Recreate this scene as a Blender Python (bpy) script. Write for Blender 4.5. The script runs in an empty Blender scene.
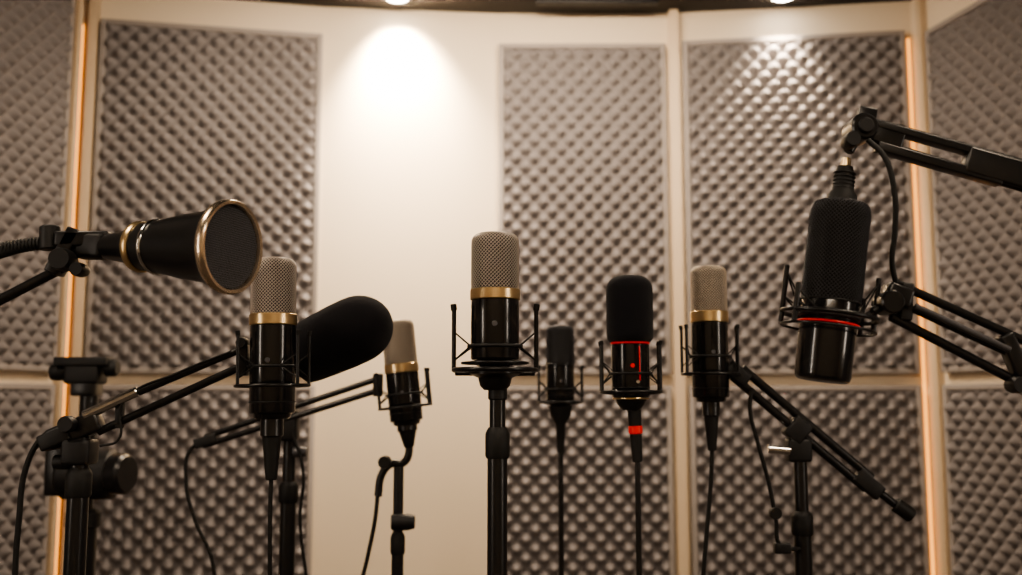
import bpy, bmesh, math
import numpy as np
from mathutils import Vector, Matrix
pi=math.pi
TH=math.radians(6.5); CAMZ=1.35; F=993.6
def at(u,v,Y):
    dx=(u-511)/F; dz=(287.5-v)/F
    y=math.cos(TH)-dz*math.sin(TH); z=math.sin(TH)+dz*math.cos(TH)
    k=Y/y
    return Vector((dx*k,Y,CAMZ+z*k))

# ------------------------------------------------------------ materials
def mk(name,col,rough=.5,metal=0.,emit=None,es=0,bump=None,spec=.5,var=None,coat=0,sheen=0):
    m=bpy.data.materials.new(name); m.use_nodes=True
    nt=m.node_tree; b=nt.nodes['Principled BSDF']
    b.inputs['Base Color'].default_value=(*col,1); b.inputs['Roughness'].default_value=rough
    b.inputs['Metallic'].default_value=metal; b.inputs['Specular IOR Level'].default_value=spec
    b.inputs['Coat Weight'].default_value=coat; b.inputs['Sheen Weight'].default_value=sheen
    if emit: b.inputs['Emission Color'].default_value=(*emit,1); b.inputs['Emission Strength'].default_value=es
    tc=nt.nodes.new('ShaderNodeTexCoord')
    if bump:
        n=nt.nodes.new('ShaderNodeTexNoise'); n.inputs['Scale'].default_value=bump[0]; n.inputs['Detail'].default_value=3
        bp=nt.nodes.new('ShaderNodeBump'); bp.inputs['Strength'].default_value=bump[1]; bp.inputs['Distance'].default_value=bump[2]
        nt.links.new(tc.outputs['Object'],n.inputs['Vector']); nt.links.new(n.outputs['Fac'],bp.inputs['Height']); nt.links.new(bp.outputs['Normal'],b.inputs['Normal'])
    if var:
        n=nt.nodes.new('ShaderNodeTexNoise'); n.inputs['Scale'].default_value=var[0]
        mx=nt.nodes.new('ShaderNodeMix'); mx.data_type='RGBA'
        mx.inputs['A'].default_value=(*[c*(1-var[1]) for c in col],1); mx.inputs['B'].default_value=(*[min(1,c*(1+var[1])) for c in col],1)
        nt.links.new(tc.outputs['Object'],n.inputs['Vector']); nt.links.new(n.outputs['Fac'],mx.inputs['Factor']); nt.links.new(mx.outputs['Result'],b.inputs['Base Color'])
    return m
M_WALL=mk('cream_paint',(.75,.635,.49),.7,bump=(90,.08,.002),var=(2.5,.03))
M_TRIM=mk('cream_trim',(.62,.49,.345),.55,var=(6,.04))
M_FOAM=mk('acoustic_foam',(.222,.205,.205),.95,bump=(300,.3,.002),var=(30,.08),spec=.12)
M_FRAME=mk('panel_fabric',(.32,.29,.275),.9,bump=(400,.2,.001),spec=.2)
M_CEIL=mk('black_ceiling',(.012,.011,.011),.7,var=(3,.2))
M_FLOOR=mk('dark_carpet',(.09,.075,.065),.95,bump=(200,.5,.004),var=(12,.2))
M_BLACK=mk('black_satin_metal',(.010,.010,.011),.28,metal=0,spec=.6,var=(40,.1))
M_BLACK2=mk('black_gloss',(.007,.007,.008),.20,spec=.6,coat=.4,var=(30,.1))
M_MATTE=mk('black_plastic',(.012,.012,.013),.5,var=(30,.15))
M_RUB=mk('black_rubber',(.009,.009,.009),.6,bump=(200,.1,.001))
M_FOAMB=mk('windscreen_foam',(.012,.012,.016),.95,bump=(700,.8,.002),sheen=.12,spec=.2)
M_GOLD=mk('brass_gold',(.85,.64,.36),.3,metal=1,var=(50,.08))
M_GOLD2=mk('rose_gold',(.92,.76,.58),.25,metal=1,var=(50,.05))
M_SILV=mk('nickel_mesh',(.78,.71,.65),.38,metal=.9,var=(60,.06))
M_CHAMP=mk('champagne_mesh',(.84,.74,.62),.42,metal=.8,var=(60,.06))
M_CORE=mk('grille_lining',(.045,.037,.032),.8,var=(60,.1))
M_CORED=mk('dark_lining',(.006,.006,.006),.8,var=(60,.1))
M_DGR=mk('dark_mesh',(.07,.07,.075),.38,metal=.7,var=(60,.1))
M_DGR2=mk('charcoal_mesh',(.12,.12,.13),.45,metal=.6,var=(60,.1))
M_FILT=mk('filter_mesh',(.16,.16,.175),.6,metal=.2,var=(60,.1))
M_CHROME=mk('chrome',(.75,.74,.72),.15,metal=1,var=(30,.04))
M_RED=mk('red_band',(.65,.015,.015),.3,emit=(1,.02,.02),es=.18,var=(30,.05))
M_LED=mk('warm_led',(1,.55,.15),.5,emit=(1,.42,.07),es=1.9)
M_LAMP=mk('lamp_face',(1,1,1),.5,emit=(1,.93,.82),es=30)
M_PANELL=mk('light_diffuser',(1,1,1),.5,emit=(1,.88,.74),es=3)

# ------------------------------------------------------------ builder
def basis(p,axis):
    z=Vector(axis).normalized(); x=Vector((1,0,0))
    if abs(z.dot(x))>.8: x=Vector((0,-1,0))
    x=(x-z*x.dot(z)).normalized(); y=z.cross(x)
    m=Matrix((x,y,z)).transposed().to_4x4(); m.translation=Vector(p); return m
def fin(bm,sharp=.6):
    bm.normal_update()
    for f in bm.faces: f.smooth=True
    for e in bm.edges:
        if len(e.link_faces)==2 and e.calc_face_angle(0)>sharp: e.smooth=False
class Obj:
    def __init__(s,name,loc=(0,0,0)):
        s.e=bpy.data.objects.new(name,None); s.e.location=loc; s.e.empty_display_size=.05
        bpy.context.collection.objects.link(s.e); s.inv=Matrix.Translation(-Vector(loc)); s.M=Matrix()
    def frame(s,M): s.M=M; return s
    def link(s,o):
        bpy.context.collection.objects.link(o); o.parent=s.e; o.matrix_parent_inverse=s.inv; return o
    def bm(s,bm,name,mat,sharp=.6,M=None):
        fin(bm,sharp); me=bpy.data.meshes.new(name); bm.to_mesh(me); bm.free()
        me.transform(s.M if M is None else M); me.materials.append(mat)
        return s.link(bpy.data.objects.new(name,me))
    def lathe(s,name,prof,mat,n=48,M=None):
        bm=bmesh.new(); rings=[]
        for r,z in prof:
            if r<1e-6: rings.append([bm.verts.new((0,0,z))])
            else: rings.append([bm.verts.new((r*math.cos(2*pi*i/n),r*math.sin(2*pi*i/n),z)) for i in range(n)])
        for a,b in zip(rings,rings[1:]):
            for i in range(n):
                j=(i+1)%n
                if len(a)==1 and len(b)==1: continue
                if len(a)==1: bm.faces.new((a[0],b[j],b[i]))
                elif len(b)==1: bm.faces.new((a[i],a[j],b[0]))
                else: bm.faces.new((a[i],a[j],b[j],b[i]))
        for ring,fl in ((rings[0],True),(rings[-1],False)):
            if len(ring)>1: bm.faces.new(ring[::-1] if fl else ring)
        bmesh.ops.recalc_face_normals(bm,faces=bm.faces)
        return s.bm(bm,name,mat,M=M)
    def rod(s,name,a,b,r,mat,r2=None,n=20):
        a=s.M@Vector(a); b=s.M@Vector(b); L=(b-a).length; r2=r if r2 is None else r2; c=min(r,r2)*.15
        return s.lathe(name,[(0,0),(r-c,0),(r,c),(r2,L-c),(r2-c,L),(0,L)],mat,n,M=basis(a,b-a))
    def torus(s,name,R,r,z,mat,n=48,k=10):
        bm=bmesh.new(); g=[[bm.verts.new(((R+r*math.cos(2*pi*j/k))*math.cos(2*pi*i/n),(R+r*math.cos(2*pi*j/k))*math.sin(2*pi*i/n),z+r*math.sin(2*pi*j/k))) for j in range(k)] for i in range(n)]
        for i in range(n):
            for j in range(k):
                bm.faces.new((g[i][j],g[(i+1)%n][j],g[(i+1)%n][(j+1)%k],g[i][(j+1)%k]))
        return s.bm(bm,name,mat,2)
    def box(s,name,c,size,mat,axis=None,bev=.15,M=None):
        bm=bmesh.new(); bmesh.ops.create_cube(bm,size=1)
        bmesh.ops.scale(bm,vec=size,verts=bm.verts)
        bmesh.ops.bevel(bm,geom=list(bm.edges),offset=min(size)*bev,segments=3,profile=.5,affect='EDGES')
        if M is None: M=basis(s.M@Vector(c),axis if axis is not None else (s.M.to_3x3()@Vector((0,0,1))))
        return s.bm(bm,name,mat,M=M)
    def cable(s,name,pts,r,mat=None):
        cu=bpy.data.curves.new(name,'CURVE'); cu.dimensions='3D'; cu.bevel_depth=r; cu.bevel_resolution=4; cu.resolution_u=10; cu.use_fill_caps=True
        sp=cu.splines.new('BEZIER'); sp.bezier_points.add(len(pts)-1)
        for bp,p in zip(sp.bezier_points,pts):
            bp.co=s.M@Vector(p); bp.handle_left_type=bp.handle_right_type='AUTO'
        cu.materials.append(mat or M_RUB)
        return s.link(bpy.data.objects.new(name,cu))
    def grille(s,name,prof,mat,n=44,th=.0009):
        # diamond wire mesh following a (r,z) profile
        d=[0]
        for a,b in zip(prof,prof[1:]): d.append(d[-1]+math.hypot(b[0]-a[0],b[1]-a[1]))
        R=max(p[0] for p in prof); step=2*pi*R/n/2; rows=int(d[-1]/step); step=d[-1]/rows
        bm=bmesh.new(); g=[]
        for j in range(rows+1):
            t=min(j*step,d[-1]-1e-9); k=max(i for i in range(len(d)-1) if d[i]<=t); f=(t-d[k])/max(d[k+1]-d[k],1e-9)
            r=prof[k][0]*(1-f)+prof[k+1][0]*f; z=prof[k][1]*(1-f)+prof[k+1][1]*f
            g.append([bm.verts.new((r*math.cos(2*pi*(i+.5*(j%2))/n),r*math.sin(2*pi*(i+.5*(j%2))/n),z)) for i in range(n)])
        for j in range(rows-1):
            for i in range(n):
                if j%2==0: l,rr=(i-1)%n,i
                else: l,rr=i,(i+1)%n
                bm.faces.new((g[j][i],g[j+1][rr],g[j+2][i],g[j+1][l]))
        o=s.bm(bm,name,mat,3)
        w=o.modifiers.new('wire','WIREFRAME'); w.thickness=th; w.use_even_offset=False; w.use_boundary=True
        return o
    def disc_mesh(s,name,R,z,cell,mat,th):
        bm=bmesh.new(); V={}; n=int(R/cell)+1
        def gv(i,j):
            if (i,j) not in V: V[(i,j)]=bm.verts.new((i*cell,j*cell,z))
            return V[(i,j)]
        for i in range(-n,n):
            for j in range(-n,n):
                if max(math.hypot((i+a)*cell,(j+b)*cell) for a in (0,1) for b in (0,1))<R: bm.faces.new((gv(i,j),gv(i+1,j),gv(i+1,j+1),gv(i,j+1)))
        o=s.bm(bm,name,mat,3); w=o.modifiers.new('wire','WIREFRAME'); w.thickness=th; w.use_even_offset=False; return o

def dome(r,z0,z1,rc,n=8):
    p=[(r,z0),(r,z1-rc)]
    for i in range(1,n+1):
        a=pi/2*i/n; p.append((r-rc+rc*math.cos(a),z1-rc+rc*math.sin(a)))
    return p

def mic(o,pb,pt,r,fb,fg,kind='silver',band=M_GOLD):
    """Side-address condenser microphone. fb: body top, fg: band top as fractions of the length."""
    L=(pt-pb).length; o.frame(basis(pb,pt-pb)); zb=L*fb; zg=L*fg
    o.lathe('body',[(0,0),(r*.72,0),(r*.80,r*.06),(r*.84,r*.22),(r*.97,r*.26),(r,r*.33),(r,zb-.001),(r*.97,zb),(0,zb)],M_BLACK2 if kind!='matte' else M_BLACK)
    o.torus('body_groove',r*1.0,r*.025,r*.75,M_MATTE)
    o.rod('badge',(0,-r*.985,zb*.62),(0,-r*1.02,zb*.62),r*.12,M_DGR2 if kind!='foam' else M_RED,n=16)
    o.lathe('band',[(0,zb),(r*1.01,zb),(r*1.045,zb+.0012),(r*1.045,zg-.0012),(r*1.01,zg),(0,zg)],band)
    if kind=='foam':
        R=r*1.24; zz=zb+(zg-zb)
        o.lathe('windscreen',[(0,zz),(R*.86,zz)]+[(R*.97,zz+R*.15)]+dome(R,zz+R*.35,L,R*.6,10)+[(0,L)],M_FOAMB)
    else:
        m,c={'silver':(M_SILV,M_CORE),'champ':(M_CHAMP,M_CORE),'dark':(M_DGR2,M_CORED),'matte':(M_DGR,M_CORED)}[kind]
        pr=dome(r*.985,zg,L,r*.36,8)+[(r*.3,L)]
        o.grille('grille_mesh',pr,m,n=40,th=r*.040)
        o.lathe('grille_core',[(0,zg)]+[(a*.95,b-.001) for a,b in dome(r*.985,zg,L,r*.36)]+[(0,L-.001)],c)
        o.lathe('grille_cap',[(0,L-.0008),(r*.33,L-.0008),(r*.30,L+.0006),(0,L+.0006)],m)
    return L

def mount(o,r,R,z0,z1,angs,t=.0026,hub=True,two=False,accent=None):
    """spider shock mount in the microphone's own frame"""
    o.torus('shock_mount_ring',R,t*1.15,z0,M_BLACK)
    zi=z0+(z1-z0)*.38
    o.torus('clamp_ring',r+t*.8,t,zi,M_MATTE)
    if accent: o.torus('clamp_ring_accent',r+t*.8,t*.7,zi+t*1.8,accent)
    if two: o.torus('clamp_ring_low',r+t*.8,t,z0+.001,M_MATTE)
    for k,a in enumerate(angs):
        a=math.radians(a); c,s_=math.cos(a),math.sin(a)
        o.rod('prong_%d'%k,(R*c,R*s_,z0),(R*1.0*c,R*1.0*s_,z1),t*1.1,M_BLACK)
        o.rod('prong_tip_%d'%k,(R*c,R*s_,z1-t),(R*1.02*c-.0,R*1.02*s_,z1+t*2.2),t*1.5,M_RUB)
        for dz in (.62,.15):
            for da in (-.45,.45):
                o.rod('elastic_%d'%k,(R*c,R*s_,z0+(z1-z0)*dz),((r+t)*math.cos(a+da),(r+t)*math.sin(a+da),zi),t*.42,M_RUB,n=8)
        if hub: o.rod('spoke_%d'%k,(r*.3*c,r*.3*s_,z0-t*2),(R*c,R*s_,z0),t*1.3,M_BLACK)

def stand(o,x,y,ztop,ru,zc,rl,yaw=90,spread=.30,hubz=.32):
    o.frame(Matrix())
    o.rod('upper_tube',(x,y,zc-.2),(x,y,ztop),ru,M_BLACK)
    o.rod('lower_tube',(x,y,.12),(x,y,zc),rl,M_BLACK)
    o.lathe('height_collar',[(0,-.03),(rl*1.1,-.03),(rl*1.22,-.026),(rl*1.22,.006),(rl*1.05,.012),(ru*1.1,.016),(0,.016)],M_RUB,24,M=Matrix.Translation((x,y,zc)))
    o.rod('leg_hub',(x,y,hubz-.03),(x,y,hubz+.03),rl*1.7,M_MATTE)
    o.rod('leg_hub_low',(x,y,.11),(x,y,.15),rl*1.5,M_MATTE)
    for i in range(3):
        a=math.radians(yaw+120*i); d=Vector((math.cos(a),math.sin(a),0)); b=Vector((x,y,0))
        o.rod('leg_%d'%i,b+d*rl+Vector((0,0,hubz)),b+d*spread+Vector((0,0,.014)),.009,M_BLACK)
        o.rod('strut_%d'%i,b+d*rl+Vector((0,0,.13)),b+d*spread*.55+Vector((0,0,hubz*.46)),.005,M_BLACK)
        o.rod('foot_%d'%i,b+d*(spread-.02)+Vector((0,0,.0135)),b+d*(spread+.02)+Vector((0,0,.0135)),.013,M_RUB)

def knob(o,c,axis,r,l,mat=M_MATTE):
    c=Vector(c); a=Vector(axis).normalized()
    M=basis(c-a*l/2,a)
    o.lathe('clamp_knob',[(0,0),(r*.9,0),(r,l*.15),(r,l*.7),(r*.8,l),(0,l)],mat,14,M=M)

def xlr(o,z0,z1,r):
    o.rod('xlr_collar',(0,0,z0+.004),Vector((0,0,z0-(z0-z1)*.3)),r*1.25,M_BLACK)
    o.rod('xlr_plug',(0,0,z1),(0,0,z0-(z0-z1)*.28),r*.62,M_RUB,r2=r*1.05)

# ------------------------------------------------------------ room
HC=2.98
L0=Vector((-1.680,3.80)); L1=Vector((-.768,3.98)); L2=Vector((-.057,4.05)); L3=Vector((.676,4.05)); L4=Vector((1.639,3.92))
dl=Vector((-.2,-.98)).normalized(); dr=Vector((.22,-.975)).normalized()
BL=L0+dl*5.4; BR=L4+dr*5.5; BR.y=BL.y
def wall(name,pts,z0=0,z1=HC,t=.12,mat=M_WALL):
    bm=bmesh.new(); n=len(pts); nor=[]
    for i in range(n):
        d=Vector((0,0))
        if i>0: d+=(pts[i]-pts[i-1]).normalized()
        if i<n-1: d+=(pts[i+1]-pts[i]).normalized()
        d.normalize(); nor.append(Vector((-d.y,d.x)))
    v=[]
    for p,m in zip(pts,nor):
        q=p+m*t
        v.append([bm.verts.new((p.x,p.y,z0)),bm.verts.new((p.x,p.y,z1)),bm.verts.new((q.x,q.y,z1)),bm.verts.new((q.x,q.y,z0))])
    for a,b in zip(v,v[1:]):
        for k in range(4): bm.faces.new((a[k],a[(k+1)%4],b[(k+1)%4],b[k]))
    bm.faces.new(v[0]); bm.faces.new(v[-1][::-1])
    bmesh.ops.recalc_face_normals(bm,faces=bm.faces)
    me=bpy.data.meshes.new(name); bm.to_mesh(me); bm.free(); me.materials.append(mat)
    o=bpy.data.objects.new(name,me); bpy.context.collection.objects.link(o); return o
wall('wall_back',[L0,L1,L2,L3,L4])
wall('wall_left',[BL,L0]); wall('wall_right',[L4,BR]); wall('wall_front',[BR,BL])
def slab(name,z0,z1,mat):
    bm=bmesh.new(); ps=[BL,L0,L1,L2,L3,L4,BR]; c=Vector((0,1.2)); ps=[c+(p-c)*1.04 for p in ps]
    a=[bm.verts.new((p.x,p.y,z0)) for p in ps]; b=[bm.verts.new((p.x,p.y,z1)) for p in ps]
    bm.faces.new(a); bm.faces.new(b[::-1])
    for i in range(len(ps)): j=(i+1)%len(ps); bm.faces.new((a[i],b[i],b[j],a[j]))
    bmesh.ops.recalc_face_normals(bm,faces=bm.faces)
    me=bpy.data.meshes.new(name); bm.to_mesh(me); bm.free(); me.materials.append(mat)
    o=bpy.data.objects.new(name,me); bpy.context.collection.objects.link(o)
slab('floor',-.1,0,M_FLOOR); slab('ceiling',HC,HC+.1,M_CEIL)

PER=.074
def panel(p0,p1,z0,z1,brd=.022):
    """egg-crate acoustic foam panel between plan points p0->p1 (room on the right-hand side)"""
    d=(p1-p0); W=d.length; d.normalize(); nrm=Vector((d.y,-d.x)); H=z1-z0
    o=Obj('acoustic_foam_panel',(p0.x,p0.y,z0))
    M=Matrix(((d.x,0,nrm.x,p0.x),(d.y,0,nrm.y,p0.y),(0,1,0,z0),(0,0,0,1)))
    nx=int((W-2*brd)/PER*10); ny=int((H-2*brd)/PER*10)
    xs=np.linspace(brd,W-brd,nx+1); ys=np.linspace(brd,H-brd,ny+1); X,Y=np.meshgrid(xs,ys)
    a=2*pi*(X+Y)/PER; b=2*pi*(X-Y)/PER
    h=((1+np.cos(a))*(1+np.cos(b))/4)**.62
    Z=.018+.037*h
    Z[0,:]=Z[-1,:]=.022; Z[:,0]=Z[:,-1]=.022
    co=np.stack([X,Y,Z],-1).reshape(-1,3)
    idx=np.arange((nx+1)*(ny+1)).reshape(ny+1,nx+1)
    f=np.stack([idx[:-1,:-1],idx[:-1,1:],idx[1:,1:],idx[1:,:-1]],-1).reshape(-1,4)
    me=bpy.data.meshes.new('foam_face'); me.from_pydata(co.tolist(),[],f.tolist())
    me.polygons.foreach_set('use_smooth',[True]*len(f)); me.transform(M); me.materials.append(M_FOAM)
    o.link(bpy.data.objects.new('foam_face',me))
    o.M=M
    for nm,c,s in (('backing',(W/2,H/2,.006),(W,H,.010)),('frame_a',(brd/2,H/2,.018),(brd,H,.032)),('frame_b',(W-brd/2,H/2,.018),(brd,H,.032)),('frame_c',(W/2,brd/2,.018),(W-2*brd,brd,.032)),('frame_d',(W/2,H-brd/2,.018),(W-2*brd,brd,.032))):
        o.box(nm,c,s,M_FRAME,M=M@Matrix.Translation(c))
ZU0,ZU1,ZL0,ZL1=1.455,2.836,.10,1.410
def seg(a,b,t0,t1):
    d=(b-a).normalized(); n=Vector((d.y,-d.x))*.002
    return a+d*t0+n,a+d*t1+n
S=[(seg(L0,L1,.055,(L1-L0).length-.012),ZU1+.015),
   (seg(L2,L3,.005,(L3-L2).length-.03),ZU1),
   (seg(L3,L4,.045,(L4-L3).length-.035),ZU1+.01)]
for (a,b),zt in S:
    panel(a,b,ZU0,zt); panel(a,b,ZL0,ZL1)
for s0,s1 in ((.13,1.23),(1.32,2.42),(2.5,3.6)):
    a=L0+dl*s1; b=L0+dl*s0; n=Vector(((b-a).y,-(b-a).x)).normalized()*.002
    panel(a+n,b+n,ZU0,2.92); panel(a+n,b+n,ZL0,ZL1)
    a=L4+dr*s0; b=L4+dr*s1; n=Vector(((b-a).y,-(b-a).x)).normalized()*.002
    panel(a+n,b+n,ZU0,2.80); panel(a+n,b+n,ZL0,ZL1)
# trims
def trim(name,p,w,dp,z0,z1,d,mat):
    n=Vector((d.y,-d.x)); c=p+n*dp/2
    bm=bmesh.new(); bmesh.ops.create_cube(bm,size=1); bmesh.ops.scale(bm,vec=(w,dp,z1-z0),verts=bm.verts)
    bmesh.ops.bevel(bm,geom=list(bm.edges),offset=min(w,dp)*.12,segments=2,affect='EDGES')
    me=bpy.data.meshes.new(name); M=Matrix(((d.x,-n.x,0,c.x),(d.y,-n.y,0,c.y),(0,0,1,(z0+z1)/2),(0,0,0,1)))
    bm.to_mesh(me); bm.free(); me.transform(M); me.materials.append(mat)
    o=bpy.data.objects.new(name,me); bpy.context.collection.objects.link(o)
d34=(L4-L3).normalized(); d01=(L1-L0).normalized()
trim('trim_1',L3+d34*.010,.045,.05,.0,HC,d34,M_TRIM)
trim('trim_2',L0+d01*.028,.035,.05,0,HC,d01,M_TRIM)
trim('trim_4',L0+dl*.085,.03,.03,0,HC,-dl,M_TRIM)
trim('trim_5',L4+dr*.085,.03,.03,0,HC,dr,M_TRIM)
# warm LED strips standing in the two corners
for nm,p,dd in (('led_strip_light',L0+dl*.035,-dl),('led_strip_light',L4-d34*.016,d34)):
    trim(nm,p,.009,.007,.2,2.82,dd,M_LED)
for i,(a,b) in enumerate(((L0,L1),(L1,L2),(L2,L3),(L3,L4))):
    dd=(b-a).normalized(); trim('baseboard_back' if i==0 else 'baseboard_back.%03d'%i,(a+b)/2,(b-a).length,.015,0,.09,dd,M_TRIM)
trim('baseboard_left',(L0+BL)/2,(L0-BL).length-.1,.015,0,.09,-dl,M_TRIM)
trim('baseboard_right',(L4+BR)/2,(L4-BR).length-.1,.015,0,.09,dr,M_TRIM)

# ------------------------------------------------------------ lighting fixtures
def spot(loc,tgt,e,ang,col,blend=.7,rad=.05):
    l=bpy.data.lights.new('spot','SPOT'); l.energy=e; l.spot_size=math.radians(ang); l.spot_blend=blend; l.color=col; l.shadow_soft_size=rad
    o=bpy.data.objects.new('downlight_lamp',l); o.location=loc; o.rotation_euler=(Vector(tgt)-Vector(loc)).to_track_quat('-Z','Y').to_euler(); bpy.context.collection.objects.link(o); return o
def downlight(x,y,tgt,e,ang=110,col=(1,.81,.58),blend=1.):
    o=Obj('recessed_downlight',(x,y,HC)); o.frame(Matrix.Translation((x,y,HC)))
    o.lathe('bezel',[(.046,-.001),(.062,-.001),(.064,-.006),(.056,-.010),(.046,-.006),(.046,-.001)],M_BLACK,32)
    o.lathe('lamp_face',[(0,-.002),(.046,-.002),(.043,-.009),(.025,-.014),(0,-.015)],M_LAMP,32)
    l=spot((x,y,HC-.03),tgt,e,ang,col,blend); l.parent=o.e; l.matrix_parent_inverse=o.inv
p=at(397,0,3.87); downlight(p.x,p.y,(p.x,4.05,2.63),340,90)
p=at(783,0,3.86); downlight(p.x,p.y,(p.x,4.0,2.45),90,84)
downlight(-1.1,3.3,(-1.2,3.9,1.6),8,110)
def softlight(x,y,sx,sy,e,tgt,col=(1,.80,.59)):
    o=Obj('ceiling_light_panel',(x,y,HC)); o.frame(Matrix.Translation((x,y,HC-.02)))
    o.box('housing',(0,0,0),(sx+.04,sy+.04,.035),M_MATTE)
    o.box('diffuser',(0,0,-.019),(sx,sy,.008),M_PANELL)
    l=bpy.data.lights.new('area','AREA'); l.shape='RECTANGLE'; l.size=sx; l.size_y=sy; l.energy=e; l.color=col
    q=bpy.data.objects.new('panel_lamp',l); q.location=(x,y,HC-.06); q.rotation_euler=(Vector(tgt)-q.location).to_track_quat('-Z','Y').to_euler()
    bpy.context.collection.objects.link(q); q.parent=o.e; q.matrix_parent_inverse=o.inv
softlight(0,3.05,1.3,.14,56,(0,3.9,1.0))
softlight(-1.15,1.1,.5,.5,17,(-.3,1.7,1.2))
softlight(1.15,1.0,.5,.5,17,(.3,1.7,1.2))
softlight(0,-.9,1.4,.5,20,(0,3.5,1.3))
# upright light bars added out of view to put highlights on the microphones
for sx,p,dd in ((-1,L0+dl*3.72,-dl),(1,L4+dr*3.78,dr)):
    n=Vector((dd.y,-dd.x)); c=p+n*.04
    o=Obj('added_highlight_bar',(c.x,c.y,1.6))
    M=Matrix(((dd.x,-n.x,0,c.x),(dd.y,-n.y,0,c.y),(0,0,1,1.6),(0,0,0,1)))
    o.M=M; o.box('housing',(0,0,0),(.20,.06,1.3),M_MATTE,M=M)
    o.box('diffuser',(0,0,0),(.16,.02,1.24),M_PANELL,M=M@Matrix.Translation((0,-.032,0)))
    l=bpy.data.lights.new('area','AREA'); l.shape='RECTANGLE'; l.size=.16; l.size_y=1.24; l.energy=9; l.color=(1,.86,.72)
    q=bpy.data.objects.new('highlight_lamp',l); q.location=(c.x+n.x*.06,c.y+n.y*.06,1.6); q.rotation_euler=Vector((n.x,n.y+.35,0)).to_track_quat('-Z','Y').to_euler()
    bpy.context.collection.objects.link(q); q.parent=o.e; q.matrix_parent_inverse=o.inv
t=Obj('lighting_track',(.4,3.72,HC)); t.frame(Matrix())
t.box('rail',(.35,3.90,HC-.012),(.5,.03,.022),M_MATTE)

# ------------------------------------------------------------ microphones
s=lambda Y:Y/1000.
# centre mic on straight stand
Y=1.5;k=s(Y); o=Obj('studio_condenser_microphone',at(496,367,Y))
pb=at(495,366,Y); pt=pb+Vector((0,0,134*k))
mic(o,pb,pt,24.3*k,.495,.575,'silver')
mount(o,24.5*k,41.5*k,-4*k,58*k,(2,178),t=.0031)
o.torus('cradle_ring',33*k,.002,3*k,M_BLACK)
for a in (60,120,240,300):
    a=math.radians(a); o.rod('cradle_rib',(12*k*math.cos(a),12*k*math.sin(a),-8*k),(33*k*math.cos(a),33*k*math.sin(a),3*k),.0022,M_BLACK)
o.lathe('mount_hub',[(0,-24*k),(11*k,-24*k),(15*k,-20*k),(17*k,-12*k),(26*k,-8*k),(26*k,-5*k),(14*k,0),(0,0)],M_BLACK)
o.rod('crossbar',(-40*k,0,-7*k),(40*k,0,-7*k),.0042,M_BLACK)
so=Obj('microphone_stand',(pb.x,Y,0)); sx=at(497.5,430,Y).x
stand(so,sx,Y,pb.z-22*k,8*k,at(498,438,Y).z,10*k,yaw=90)
so.rod('swivel',(sx,Y,pb.z-34*k),(sx,Y,pb.z-20*k),9.5*k,M_MATTE)

# left condenser on twin-rod boom
Y=1.6;k=s(Y); pb=at(272,419,Y); o=Obj('studio_condenser_microphone',pb)
mic(o,pb,at(274,259,Y),22.6*k,.58,.65,'silver')
mount(o,23*k,36*k,33*k,84*k,(5,175,215,325),t=.0024,hub=False,two=True)
xlr(o,0,-60*k,9*k)
o.cable('cable',[(0,0,-58*k),(-.001,0,-.14),(.0,.01,-.35),(.01,.03,-.7),(.06,.1,-pb.z+.01),(.2,.2,-pb.z+.008)],.0035)
bo=Obj('boom_arm_stand',at(85,455,Y)); bo.frame(Matrix())
e1=at(240,350,Y);e2=at(242,366,Y);f1=at(92,412,Y);f2=at(98,432,Y)
bo.rod('boom_rod_upper',e1,f1,.0056,M_BLACK); bo.rod('boom_rod_lower',e2,f2,.0066,M_BLACK)
bo.rod('boom_rod_chrome',at(138,391,Y-.008),at(84,416,Y-.008),.0085,M_CHROME)
ax=(e1-f1).normalized()
bo.box('boom_bracket',at(76,430,Y),(.03,.034,.085),M_BLACK,axis=ax)
bo.box('boom_bracket_end',at(58,438,Y),(.04,.026,.05),M_MATTE,axis=ax)
bo.box('boom_head',at(243,360,Y),(.016,.02,.05),M_BLACK)
knob(bo,at(68,424,Y-.03),(0,1,0),.013,.025); knob(bo,at(243,343,Y),(0,1,0),.009,.03)
bo.box('link_plate',at(120,414,Y),(.012,.012,.045),M_MATTE)
q=at(80,455,Y); stand(bo,q.x,Y,at(80,436,Y).z,.014,at(80,478,Y).z,.0165,yaw=70)
bo.box('stand_clamp',at(80,452,Y),(.045,.045,.04),M_MATTE)
knob(bo,at(64,462,Y),(1,0,0),.012,.03)
bo.cable('cable',[at(52,430,Y),at(40,440,Y),at(26,468,Y),at(19,520,Y),at(15,580,Y),at(16,700,Y),Vector((-.75,Y,.01)),Vector((-.6,Y+.2,.008))],.0045)
bo.cable('cable_wrap',[at(230,352,Y-.01),at(180,372,Y-.012),at(122,404,Y-.01),at(118,440,Y-.01),at(100,446,Y-.01)],.002)

# windscreen covered mic, tilted
Y=1.74;k=s(Y); a=at(304,354,Y); b=at(386,316,Y-.03); o=Obj('foam_windscreen_microphone',a)
o.frame(basis(a,b-a)); L=(b-a).length
o.lathe('windscreen',[(0,-8*k),(24*k,-8*k),(29*k,-5*k),(31*k,4*k),(32.5*k,25*k),(33.5*k,45*k),(33.5*k,60*k)]+[(33.5*k*math.cos(t_),60*k+(L-60*k+4*k)*math.sin(t_)) for t_ in [pi/2*i/10 for i in range(1,10)]]+[(0,L+4*k)],M_FOAMB,64)
o.lathe('windscreen_collar',[(0,-10*k),(22*k,-10*k),(22*k,-6*k),(0,-6*k)],M_RUB)
o.rod('mic_handle',(0,0,-45*k),(0,0,-8*k),9*k,M_BLACK,r2=13*k)
o.box('mic_clip',(0,0,-28*k),(.030,.030,.03),M_MATTE)
o.frame(Matrix()); o.rod('clip_arm',a+(a-b).normalized()*28*k,at(250,368,1.62),.005,M_BLACK)

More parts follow.
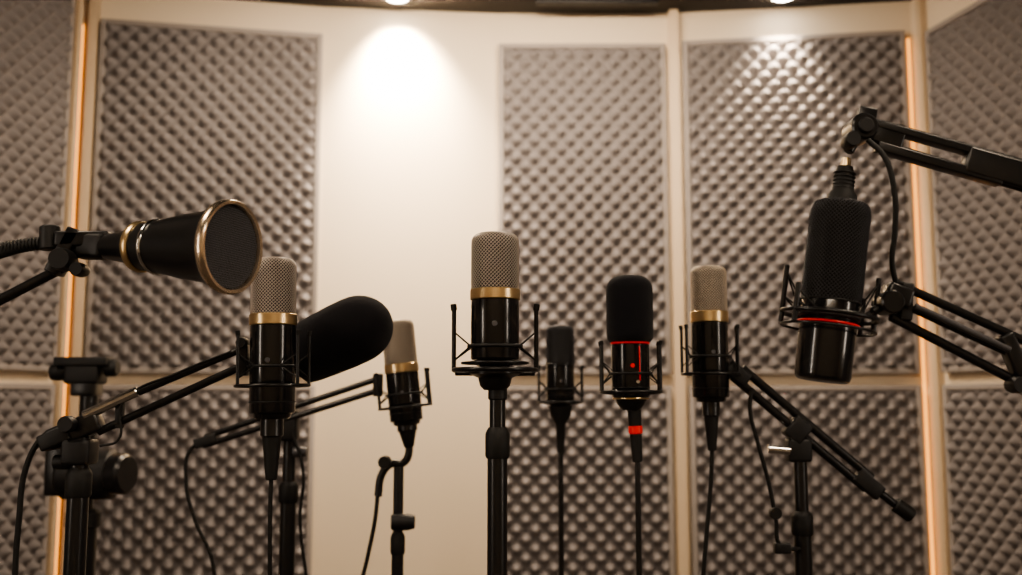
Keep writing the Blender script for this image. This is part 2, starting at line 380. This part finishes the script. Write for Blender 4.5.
# rear-left condenser on boom
Y=2.2;k=s(Y); pb=at(407,425,Y); o=Obj('studio_condenser_microphone',pb)
mic(o,pb,at(397,321,Y),16.3*k,.50,.585,'champ')
mount(o,17*k,26*k,18*k,52*k,(10,170,200,340),t=.0024,hub=False,two=True)
xlr(o,0,-22*k,8*k)
o.frame(Matrix()); bo=Obj('boom_arm_stand',at(287,430,Y)); bo.frame(Matrix())
bo.rod('boom_rod_upper',at(380,378,Y),at(205,437,Y),.0065,M_BLACK)
bo.rod('boom_rod_lower',at(382,389,Y),at(203,446,Y),.0065,M_BLACK)
bo.box('boom_head',at(378,385,Y),(.02,.02,.05),M_MATTE); bo.box('boom_tail',at(206,441,Y),(.02,.022,.05),M_MATTE,axis=(1,0,.3))
q=at(287,430,Y); stand(bo,q.x,Y+.03,at(287,416,Y).z,.014,at(287,490,Y).z,.0175,yaw=30)
bo.box('stand_clamp',at(287,425,Y+.02),(.05,.05,.07),M_MATTE); knob(bo,at(300,452,Y+.01),(1,0,0),.012,.03,M_DGR2)
bo.cable('cable',[at(215,440,Y),at(192,448,Y),at(186,480,Y),at(195,520,Y),at(212,560,Y),at(216,640,Y),Vector((-.62,Y+.1,.3)),Vector((-.55,Y+.15,.008)),Vector((-.4,Y+.3,.008))],.004)
bo.cable('cable',[at(292,432,Y-.02),at(303,470,Y-.02),at(300,520,Y-.02),at(308,600,Y-.02),Vector((-.45,Y-.05,.3)),Vector((-.4,Y-.1,.008)),Vector((-.2,Y-.2,.008))],.0035)
# stand with hooked gooseneck
Y=2.22;o=Obj('microphone_stand',at(397,520,Y)); q=at(398,520,Y)
stand(o,q.x,Y,at(398,466,Y).z,.011,at(398,540,Y).z,.013,yaw=10,spread=.27)
o.cable('gooseneck',[at(406,436,Y),at(409,452,Y),at(403,463,Y),at(391,464,Y),at(382,474,Y),at(378,496,Y)],.0085,M_BLACK)
o.cable('cable',[at(378,492,Y),at(375,520,Y),at(368,555,Y),at(358,600,Y),at(350,720,Y),Vector((-.36,Y,.008)),Vector((-.2,Y+.3,.008))],.0045)
knob(o,at(403,522,Y-.02),(1,0,0),.018,.05); knob(o,at(385,462,Y-.02),(0,1,0),.014,.04)

# small charcoal mic on slim stand
Y=2.45;k=s(Y); pb=at(560.5,406,Y); o=Obj('studio_condenser_microphone',pb)
mic(o,pb,at(560,326,Y),14*k,.50,.535,'dark',M_BLACK)
mount(o,14.5*k,22*k,4*k,38*k,(12,168,192,348),t=.0026,two=True)
o.lathe('taper_base',[(0,-46*k),(3.5*k,-46*k),(5*k,-18*k),(10*k,-10*k),(12*k,0),(0,0)],M_RUB)
so=Obj('microphone_stand',(pb.x,Y,0)); stand(so,pb.x,Y,pb.z-44*k,.0065,.7,.010,yaw=50,spread=.26)

# foam-topped mic with red accents
Y=1.8;k=s(Y); pb=at(631,402,Y); o=Obj('foam_windscreen_microphone',pb)
mic(o,pb,at(629,276,Y),19*k,.455,.47,'foam',M_RED)
mount(o,19.5*k,30*k,10*k,58*k,(14,166,194,346),t=.0024,two=True)
o.torus('base_ring',17.5*k,.0016,3.5*k,M_GOLD)
o.torus('red_ring',19.2*k,.0010,10*k,M_RED)
o.box('red_reflection',(7*k,-18.4*k,38*k),(.0018,.0016,34*k),M_RED)  # emissive red bar stands in for shiny red reflections on the body
o.rod('switch',(5*k,-18*k,20*k),(5*k,-19.6*k,20*k),2.0*k,M_CHROME,n=12)
o.lathe('taper_base',[(0,-8*k),(9*k,-8*k),(14*k,-2*k),(15*k,1*k),(0,1*k)],M_BLACK)
o.frame(Matrix()); c0=at(634,406,Y); c1=at(637.5,462,Y); u=(c1-c0)
o.rod('stem',c0,c1,7*k,M_RUB,r2=5*k); o.rod('stem_red_band',c0+u*.35,c0+u*.50,7.0*k,M_RED)
so=Obj('microphone_stand',(c1.x,Y,0)); stand(so,c1.x,Y,c1.z+.005,.0052,.62,.0075,yaw=100,spread=.26)

# silver mic on right boom
Y=1.95;k=s(Y); pb=at(711,402,Y); o=Obj('studio_condenser_microphone',pb)
mic(o,pb,at(708,267,Y),18.3*k,.585,.665,'champ')
mount(o,19*k,28*k,28*k,74*k,(8,172,205,335),t=.0026,hub=False,two=True)
xlr(o,0,-48*k,7*k)
o.frame(Matrix()); o.cable('cable',[at(712,448,Y),at(711,480,Y),at(707,530,Y),at(703,580,Y),at(700,700,Y),Vector((.36,Y+.05,.3)),Vector((.4,Y+.1,.008)),Vector((.6,Y+.3,.008))],.0042)
bo=Obj('boom_arm_stand',at(800,455,Y)); bo.frame(Matrix())
bo.rod('boom_rod_upper',at(742,368,Y),at(872,478,Y),.0085,M_BLACK)
bo.rod('boom_rod_lower',at(732,376,Y),at(866,489,Y),.0085,M_BLACK)
bo.box('boom_head',at(737,374,Y),(.03,.03,.05),M_MATTE,axis=(1,0,-.8))
ax=at(872,484,Y)-at(742,374,Y)
bo.box('boom_tail',at(868,484,Y),(.03,.022,.06),M_MATTE,axis=ax)
bo.rod('tail_rod',at(870,485,Y),at(898,507,Y),.008,M_BLACK); bo.rod('tail_cap',at(895,504,Y),at(912,516,Y),.0145,M_RUB)
q=at(800,455,Y+.01); stand(bo,q.x,Y+.01,at(800,440,Y).z,.013,at(800,520,Y).z,.017,yaw=80)
bo.box('stand_clamp',at(798,450,Y+.005),(.046,.04,.045),M_MATTE); bo.rod('clamp_lever',at(768,449,Y-.02),at(790,451,Y-.02),.008,M_CHROME)
bo.box('boom_clamp',at(797,430,Y),(.045,.032,.04),M_MATTE,axis=ax)
bo.cable('cable',[at(752,388,Y-.02),at(750,410,Y-.02),at(757,440,Y-.02),at(768,480,Y-.02),at(776,520,Y-.02),at(780,545,Y-.02),at(796,550,Y-.01)],.004)
bo.box('cable_clip',at(782,548,Y-.02),(.03,.02,.02),M_MATTE); knob(bo,at(775,513,Y-.02),(0,1,0),.012,.02)
bo.rod('clip_rod',at(780,548,Y-.02),at(801,549,Y),.004,M_MATTE)

# large black mic hanging from scissor arm
Y=1.3;k=s(Y); pb=at(822,381,Y); ptp=at(841.5,203,Y); o=Obj('broadcast_microphone',pb)
o.frame(basis(pb,ptp-pb)); L=(ptp-pb).length; r0=27.5*k; r1=29.5*k
zz=L*.44
o.lathe('body',[(0,0),(r0*.86,0),(r0*.95,r0*.06),(r0,r0*.2),(r0*1.02,zz*.6),(r1*.97,zz-.002),(r1*.95,zz),(0,zz)],M_BLACK2)
pr=[(r1*.97,zz),(r1,zz+.01),(r1,L-12*k),(r1*.97,L-6*k),(r1*.90,L-2*k),(r1*.75,L),(r1*.5,L+1*k)]
o.grille('grille_mesh',pr,M_DGR,n=46,th=.0014); o.lathe('grille_core',[(0,zz)]+[(a*.95,b) for a,b in pr]+[(0,L)],M_CORED)
o.torus('grille_seam',r1*.985,.0012,zz,M_MATTE)
zr=66*k
o.torus('red_ring',r0*1.08,.0014,zr-8*k,M_RED); o.torus('clamp_band',r0*1.05,.0026,zr-1*k,M_MATTE)
o.torus('shock_mount_ring',47*k,.0032,zr-0*k,M_BLACK); o.torus('shock_mount_ring_low',46*k,.0018,zr-13*k,M_BLACK)
for i,a in enumerate((4,176,30,210)):
    a=math.radians(a); c,s_=math.cos(a),math.sin(a)
    o.rod('prong_%d'%i,(47*k*c,47*k*s_,zr-12*k),(47*k*c,47*k*s_,zr+(46 if i<2 else 26)*k),.0034,M_BLACK)
    for zt in (40,14):
        for da in (-.5,.5):
            o.rod('elastic',(47*k*c,47*k*s_,zr+(zt if i<2 else zt*.5)*k),(r0*1.05*math.cos(a+da),r0*1.05*math.sin(a+da),zr-1*k),.0012,M_RUB,n=8)
o.lathe('neck',[(0,L-1*k),(15*k,L-1*k),(14.5*k,L+8*k),(11*k,L+13*k),(9.5*k,L+30*k),(8*k,L+38*k),(0,L+38*k)],M_RUB)
for i in range(5): o.torus('strain_ring',10.2*k,.0013,L+(15+4*i)*k,M_MATTE,24)
o.lathe('connector_ring',[(0,L+36*k),(5.5*k,L+36*k),(4.5*k,L+47*k),(0,L+47*k)],M_GOLD)

ar=Obj('scissor_boom_arm',at(1150,600,Y)); ar.frame(Matrix())
J=at(860,130,Y); 
ar.rod('head_pivot',J+Vector((0,-.022,0)),J+Vector((0,.022,0)),14*k,M_BLACK)
ar.rod('head_pivot_cap',J+Vector((0,-.027,0)),J+Vector((0,-.02,0)),8*k,M_MATTE)
ar.rod('head_drop',J,at(848,152,Y),.0075,M_BLACK); ar.box('head_fork',at(866,119,Y),(.014,.03,.024),M_BLACK,axis=(1,0,-.2))
knob(ar,at(850,141,Y-.018),(0,1,0),8*k,.03)
ar.rod('upper_rail_a',at(868,121,Y),at(1165,203,Y),.0062,M_BLACK)
ar.rod('upper_rail_b',at(870,141,Y),at(1165,231,Y),.0062,M_BLACK)
def plate(name,u0,v0,u1,v1,h,th,mat=M_BLACK):
    a=at(u0,v0,Y); b=at(u1,v1,Y); d=(b-a); L=d.length; d.normalize(); yy=Vector((0,1,0)); x=yy.cross(d)
    M=Matrix((x,yy,d)).transposed().to_4x4(); M.translation=(a+b)/2
    ar.box(name,(0,0,0),(h,th,L),mat,M=M)
plate('upper_plate',964,160,1165,217,.036,.022)
plate('upper_bar_top',872,124,1000,160,.010,.020); plate('upper_bar_bottom',876,147,1000,182,.012,.020); plate('upper_web',872,131,902,142,.030,.018)
J2=at(888,303,Y)
ar.rod('lower_pivot',J2+Vector((0,-.02,0)),J2+Vector((0,.02,0)),12*k,M_BLACK)
ar.box('lower_head',at(896,296,Y),(.034,.026,.034),M_BLACK,axis=(1,0,-.4))
ar.rod('mount_link',at(872,312,Y),J2,.006,M_BLACK)
for nm,a_,b_,r_ in (('lower_rail_a',(896,283),(1160,402),.0058),('lower_rail_b',(893,300),(1160,424),.0045),('lower_rail_c',(890,316),(1160,456),.0062)):
    ar.rod(nm,at(*a_,Y),at(*b_,Y),r_,M_BLACK)
ar.box('brace_a',at(905,302,Y),(.016,.018,.05),M_MATTE,axis=(.1,0,1)); ar.box('brace_b',at(1014,358,Y),(.02,.022,.066),M_BLACK,axis=(-.4,0,1))
ar.rod('spring',at(915,306,Y-.012),at(1010,350,Y-.012),.0042,M_DGR2); knob(ar,at(1016,385,Y-.01),(0,1,0),.011,.03)
ar.cable('cable',[at(868,140,Y-.02),at(884,156,Y-.03),at(894,190,Y-.03),at(895,230,Y-.02),at(892,262,Y-.01),at(897,288,Y)],.0036)
q=at(1165,420,Y); 
ar.rod('riser_tube',(q.x,Y,.9),(q.x,Y,at(1165,190,Y).z),.016,M_BLACK); stand(ar,q.x,Y,1.1,.016,.9,.02,yaw=20)

# ------------------------------------------------------------ pop-filter mic on the left
Y=1.3;k=s(Y); c=at(228,247,Y); axd=Vector((.92,-.38,-.06)).normalized()
o=Obj('pop_filter_microphone',c); o.frame(basis(c,axd)); R=48.5*k
o.lathe('rim',[(R*.89,-.004),(R*.97,-.004),(R,.0),(R,.007),(R*.97,.010),(R*.90,.009),(R*.88,.003),(R*.89,-.004)],M_GOLD2,64)
o.lathe('filter_backing',[(0,-.003),(R*.91,-.003),(R*.91,.001),(0,.001)],M_CORED,64)
o.disc_mesh('filter_mesh',R*.905,.004,.0030,M_FILT,.0012)
o.lathe('horn_body',[(0,-.150),(25*k*.8,-.150),(25*k,-.146),(27*k,-.12),(34*k,-.07),(37*k,-.035),(42*k,-.010),(44*k,-.002),(0,-.002)],M_BLACK,64)
o.lathe('rear_gold_ring',[(0,-.153),(26.5*k,-.153),(27.5*k,-.149),(27.5*k,-.145),(26.5*k,-.142),(0,-.142)],M_GOLD,64)
o.lathe('rear_chrome_ring',[(0,-.122),(28.5*k,-.122),(29.5*k,-.120),(29.5*k,-.118),(28.5*k,-.116),(0,-.116)],M_CHROME,64)
o.lathe('rear_cone',[(0,-.215),(12*k,-.215),(14*k,-.205),(18*k,-.17),(24*k,-.152),(0,-.152)],M_BLACK)
o.rod('tail',(0,0,-.26),(0,0,-.21),11*k,M_MATTE)
o.frame(Matrix())
pz=c-axd*.235
YY=pz.y
o.box('mount_block',pz,(.034,.034,.055),M_MATTE,axis=axd)
o.box('mount_top',pz+Vector((-.012,0,.010)),(.075,.03,.022),M_BLACK)
o.box('mount_fork',at(66,252,YY),(.02,.03,.07),M_BLACK,axis=(.5,0,1)); knob(o,at(64,260,YY-.02),(0,1,0),.016,.035); knob(o,at(80,270,YY-.02),(0,1,0),.010,.03)
o.rod('support_rod',at(74,262,YY),at(-70,336,YY),.0075,M_BLACK)
o.rod('swivel',at(50,226,YY),at(50,250,YY),.014,M_MATTE)
g=at(45,243,YY)
o.cable('gooseneck',[g,at(15,249,YY),at(-20,262,YY),at(-70,300,YY)],.008,M_RUB)
for i in range(16):
    p_=at(44-3.6*i,243.2+.30*i+.012*i*i*1.5,YY); o.M=basis(p_,(1,0,.12)); o.torus('rib_%d'%i,.0082,.0017,0,M_MATTE,20,8)
o.M=Matrix(); q=at(-70,330,YY); stand(o,q.x,YY,at(-70,285,YY).z,.014,1.0,.018,yaw=40)

# ------------------------------------------------------------ blurred tripod behind, left
Y=2.5;o=Obj('camera_tripod',at(88,480,Y)); o.frame(Matrix())
q=at(88,420,Y); x=q.x
stand(o,x,Y,at(88,378,Y).z,.022,at(88,515,Y).z,.034,yaw=35,spread=.36,hubz=.55)
o.box('head_plate',at(86,362,Y),(.13,.08,.022),M_MATTE); o.box('head_body',at(86,374,Y),(.085,.07,.05),M_MATTE)
knob(o,at(60,372,Y),(1,0,0),.022,.04); knob(o,at(112,368,Y),(1,0,0),.022,.03); o.box('head_neck',at(87,388,Y),(.06,.06,.04),M_BLACK)
o.rod('weight_drum',at(62,474,Y),at(116,474,Y),.062,M_MATTE); o.rod('drum_face',at(112,474,Y-.02),at(128,474,Y-.03),.05,M_BLACK)
o.box('drum_bracket',at(62,470,Y),(.05,.09,.12),M_BLACK)

# ------------------------------------------------------------ world, camera
w=bpy.data.worlds.new('world'); bpy.context.scene.world=w; w.use_nodes=True
w.node_tree.nodes['Background'].inputs[0].default_value=(.02,.018,.016,1)
cd=bpy.data.cameras.new('cam'); cam=bpy.data.objects.new('cam',cd); bpy.context.collection.objects.link(cam)
cam.location=(0,0,CAMZ); cam.rotation_euler=(pi/2+TH,0,0); cd.lens=35; cd.sensor_width=36; cd.clip_start=.05
cd.dof.use_dof=True; cd.dof.focus_distance=1.52; cd.dof.aperture_fstop=3.2
bpy.context.scene.camera=cam
vs=bpy.context.scene.view_settings
try:
    vs.view_transform='AgX'; vs.look='AgX - Medium High Contrast'; vs.exposure=.12
except Exception as ex: print(ex)
